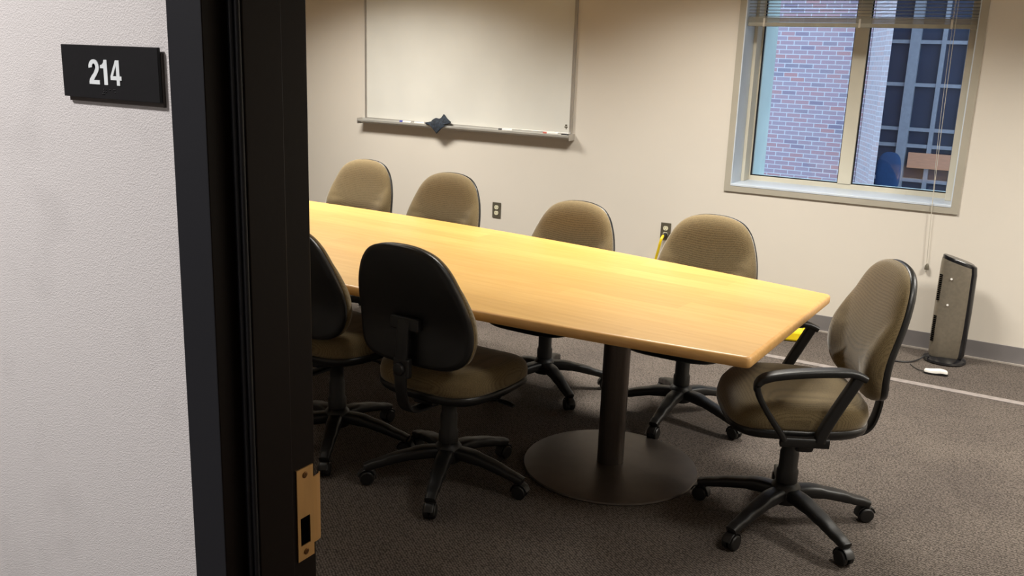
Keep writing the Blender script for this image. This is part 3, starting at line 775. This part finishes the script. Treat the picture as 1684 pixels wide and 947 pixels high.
    if arms:
        for s in (-1, 1):
            bm = B(); X = .282 * s; dy = .03
            P = lambda q: [(x_, y_ + dy, z_) for x_, y_, z_ in q]
            sweep_rect(bm, smooth_curve(P([(X, .176, .600), (X, .176, .622), (X, .155, .642), (X, .10, .656), (X, 0, .668), (X, -.11, .672), (X, -.160, .655)]), 4), [.03] * 4 + [.044] * 4 + [.052] * 12 + [.045] * 5, [.022] * 6 + [.026] * 14 + [.022] * 5)
            sweep_rect(bm, smooth_curve(P([(X, .178, .615), (X, .165, .575), (X, .125, .510), (X, .085, .455), (X, .075, .435)]), 4), .034, .020)
            sweep_rect(bm, smooth_curve(P([(X, -.14, .66), (X, -.115, .61), (X, -.07, .52), (X, -.045, .46), (X, -.04, .435)]), 4), .036, .036)
            ar = link('armrest', bm, black_m, t, smooth=True)
            bm = B(); sweep_rect(bm, P([(X, -.07, .430), (X, .085, .430)]), .026, .034); sweep_rect(bm, smooth_curve(P([(X, .0, .430), (X * .985, .0, .41), (X * .92, .0, .393), (X * .7, 0, .390), (.06 * s, 0, .390)]), 4), .012, .05, (1, 0, .6))
            link('arm_bracket', bm, black_m, ar, smooth=True)
    return t
def set_base(t, world_deg):
    for ch in t.children:
        if 'spoke' in ch.keys(): ch.rotation_euler.z = math.radians(world_deg + 72 * ch['spoke']) - t.rotation_euler.z
def place(t, x, y, rz, basedeg, label, drop=0, lift=.025):
    for ch_ in t.children:      # gas lift: everything above the star base moves
        if ch_.name.split('.')[0] not in ('leg', 'base_hub', 'gas_column'): ch_.location.z -= drop
        if ch_.name.split('.')[0] in ('seat_cushion', 'seat_pan', 'tilt_mechanism', 'lever'): ch_.location.z += lift
    t.location = (x, y, 0); t.rotation_euler.z = math.radians(rz); t['label'] = label; set_base(t, basedeg)
proto = make_chair('')
SP = [(-1.86, 2.73, -2, 5, 'brown task chair seen from its black back, nearest the doorway on the near side'),
      (-2.44, 2.75, -2, -58, 'brown task chair half hidden by the dark door frame, near side of table'),
      (-1.35, 3.89, 180, -18, 'brown armless chair across the table below the window, in front of the yellow cord', .06),
      (-2.06, 3.86, 178, -38, 'brown armless chair across the table between the two wall outlets', .065),
      (-2.97, 4.05, 180, 10, 'brown armless chair across the table, just left of the bare outlet', .022),
      (-3.72, 4.22, 182, 30, 'brown armless chair across the table below the dark cloth, farthest left', .022)]
for i, a in enumerate(SP):
    t = proto if i == 0 else copy_tree(proto)
    place(t, *a)
ch = make_chair('', True); place(ch, -.668, 3.145, 118, -36, 'brown task chair with black loop armrests at the right end of the table', 0, .045)
for o in bpy.data.objects:
    if 'spoke' in o.keys(): del o['spoke']

# ------------------------------------------------------------------ ceiling lights (above the frame)
for x, y, pw in ROOM_LIGHTS:
    t = empty('ceiling_light', 'recessed rectangular ceiling light set in the flat ceiling', 'ceiling light', (x, y, CEIL), 0, 'recessed lights over the room')
    bm = B()
    for q in ((-.60, .60, -.30, -.27), (-.60, .60, .27, .30), (-.60, -.57, -.27, .27), (.57, .60, -.27, .27)): box(bm, q[0], q[1], q[2], q[3], -.012, 0)
    link('trim', bm, reveal_m, t); bm = B(); box(bm, -.57, .57, -.27, .27, -.006, -.001); link('diffuser', bm, lens_m, t)

# ------------------------------------------------------------------ outside
YE = 13.0
bb = empty('brick_building', 'brick building with pale mortar seen through the window', 'building', (0, YE, 0))
bm = B(); extrude_poly(bm, [(-9, 0), (-2.33, 0), (-2.9, 3.5), (-9, 3.5)], -3.5, 9); link('wall', bm, brick_m, bb)
bm = B(); extrude_poly(bm, [(-2.325, 0), (-1.92, -1.0), (-2.02, -.85), (-2.55, 2.0)], -3.5, 9); link('angled_pier', bm, brickp_m, bb)
cwb = empty('glazed_building', 'glazed office wall with blue-grey frames beyond the brick corner', 'building', (0, 17.4, 0))
bm = B()
for x in (-2.86, -1.95, -1.56, -1.17, -.78, -.4, 0, .4): box(bm, x - .035, x + .035, -.08, 0, -3.5, 9)
box(bm, -2.475, -2.315, -.12, 0, -3.5, 9)
for z in (-2.2, -.2, .39, .67, 1.42, 2.13, 3.0, 4.4): box(bm, -2.9, 6, -.07, 0, z - .03, z + .03)
link('mullions', bm, cw_m, cwb)
bm = B(); box(bm, -4.3, 6, .0, .02, -3.5, 9); link('glazing', bm, cwg_m, cwb)
bm = B(); box(bm, -2.26, 6, -.14, -.08, .02, .28); link('desk_band', bm, desk_m, cwb)  # orange desk across the way, built as one long band
fc = empty('blue_chair', 'rounded blue chair back seen low through the right window pane', 'chair', (-2.30, 15.6, 0))
bm = B(); op = superel(.18, .34, .7, 32); rings_solid(bm, op, [(.5, .05), (.85, .045), (1, .02), (1, -.02), (.85, -.045), (.5, -.05)], lambda x, z, d: (x, d, z + .05), (0, 0)); link('backrest', bm, bluec_m, fc, smooth=True)
bm = B(); tube(bm, [(0, .02, -.25), (0, .02, -.6)], .03, 10); link('post', bm, ink_m, fc)
bm = B(); box(bm, -3.0, -1.6, 15.2, 16.0, -.72, -.60); struct(link('trim_3', bm, conc_m), 'pale ledge outside below the blue chair', 'ledge')
bm = B(); box(bm, -30, 30, YO + .02, 60, -3.7, -3.5); struct(link('ground', bm, ground_m), 'paved ground outside far below the window', 'ground')
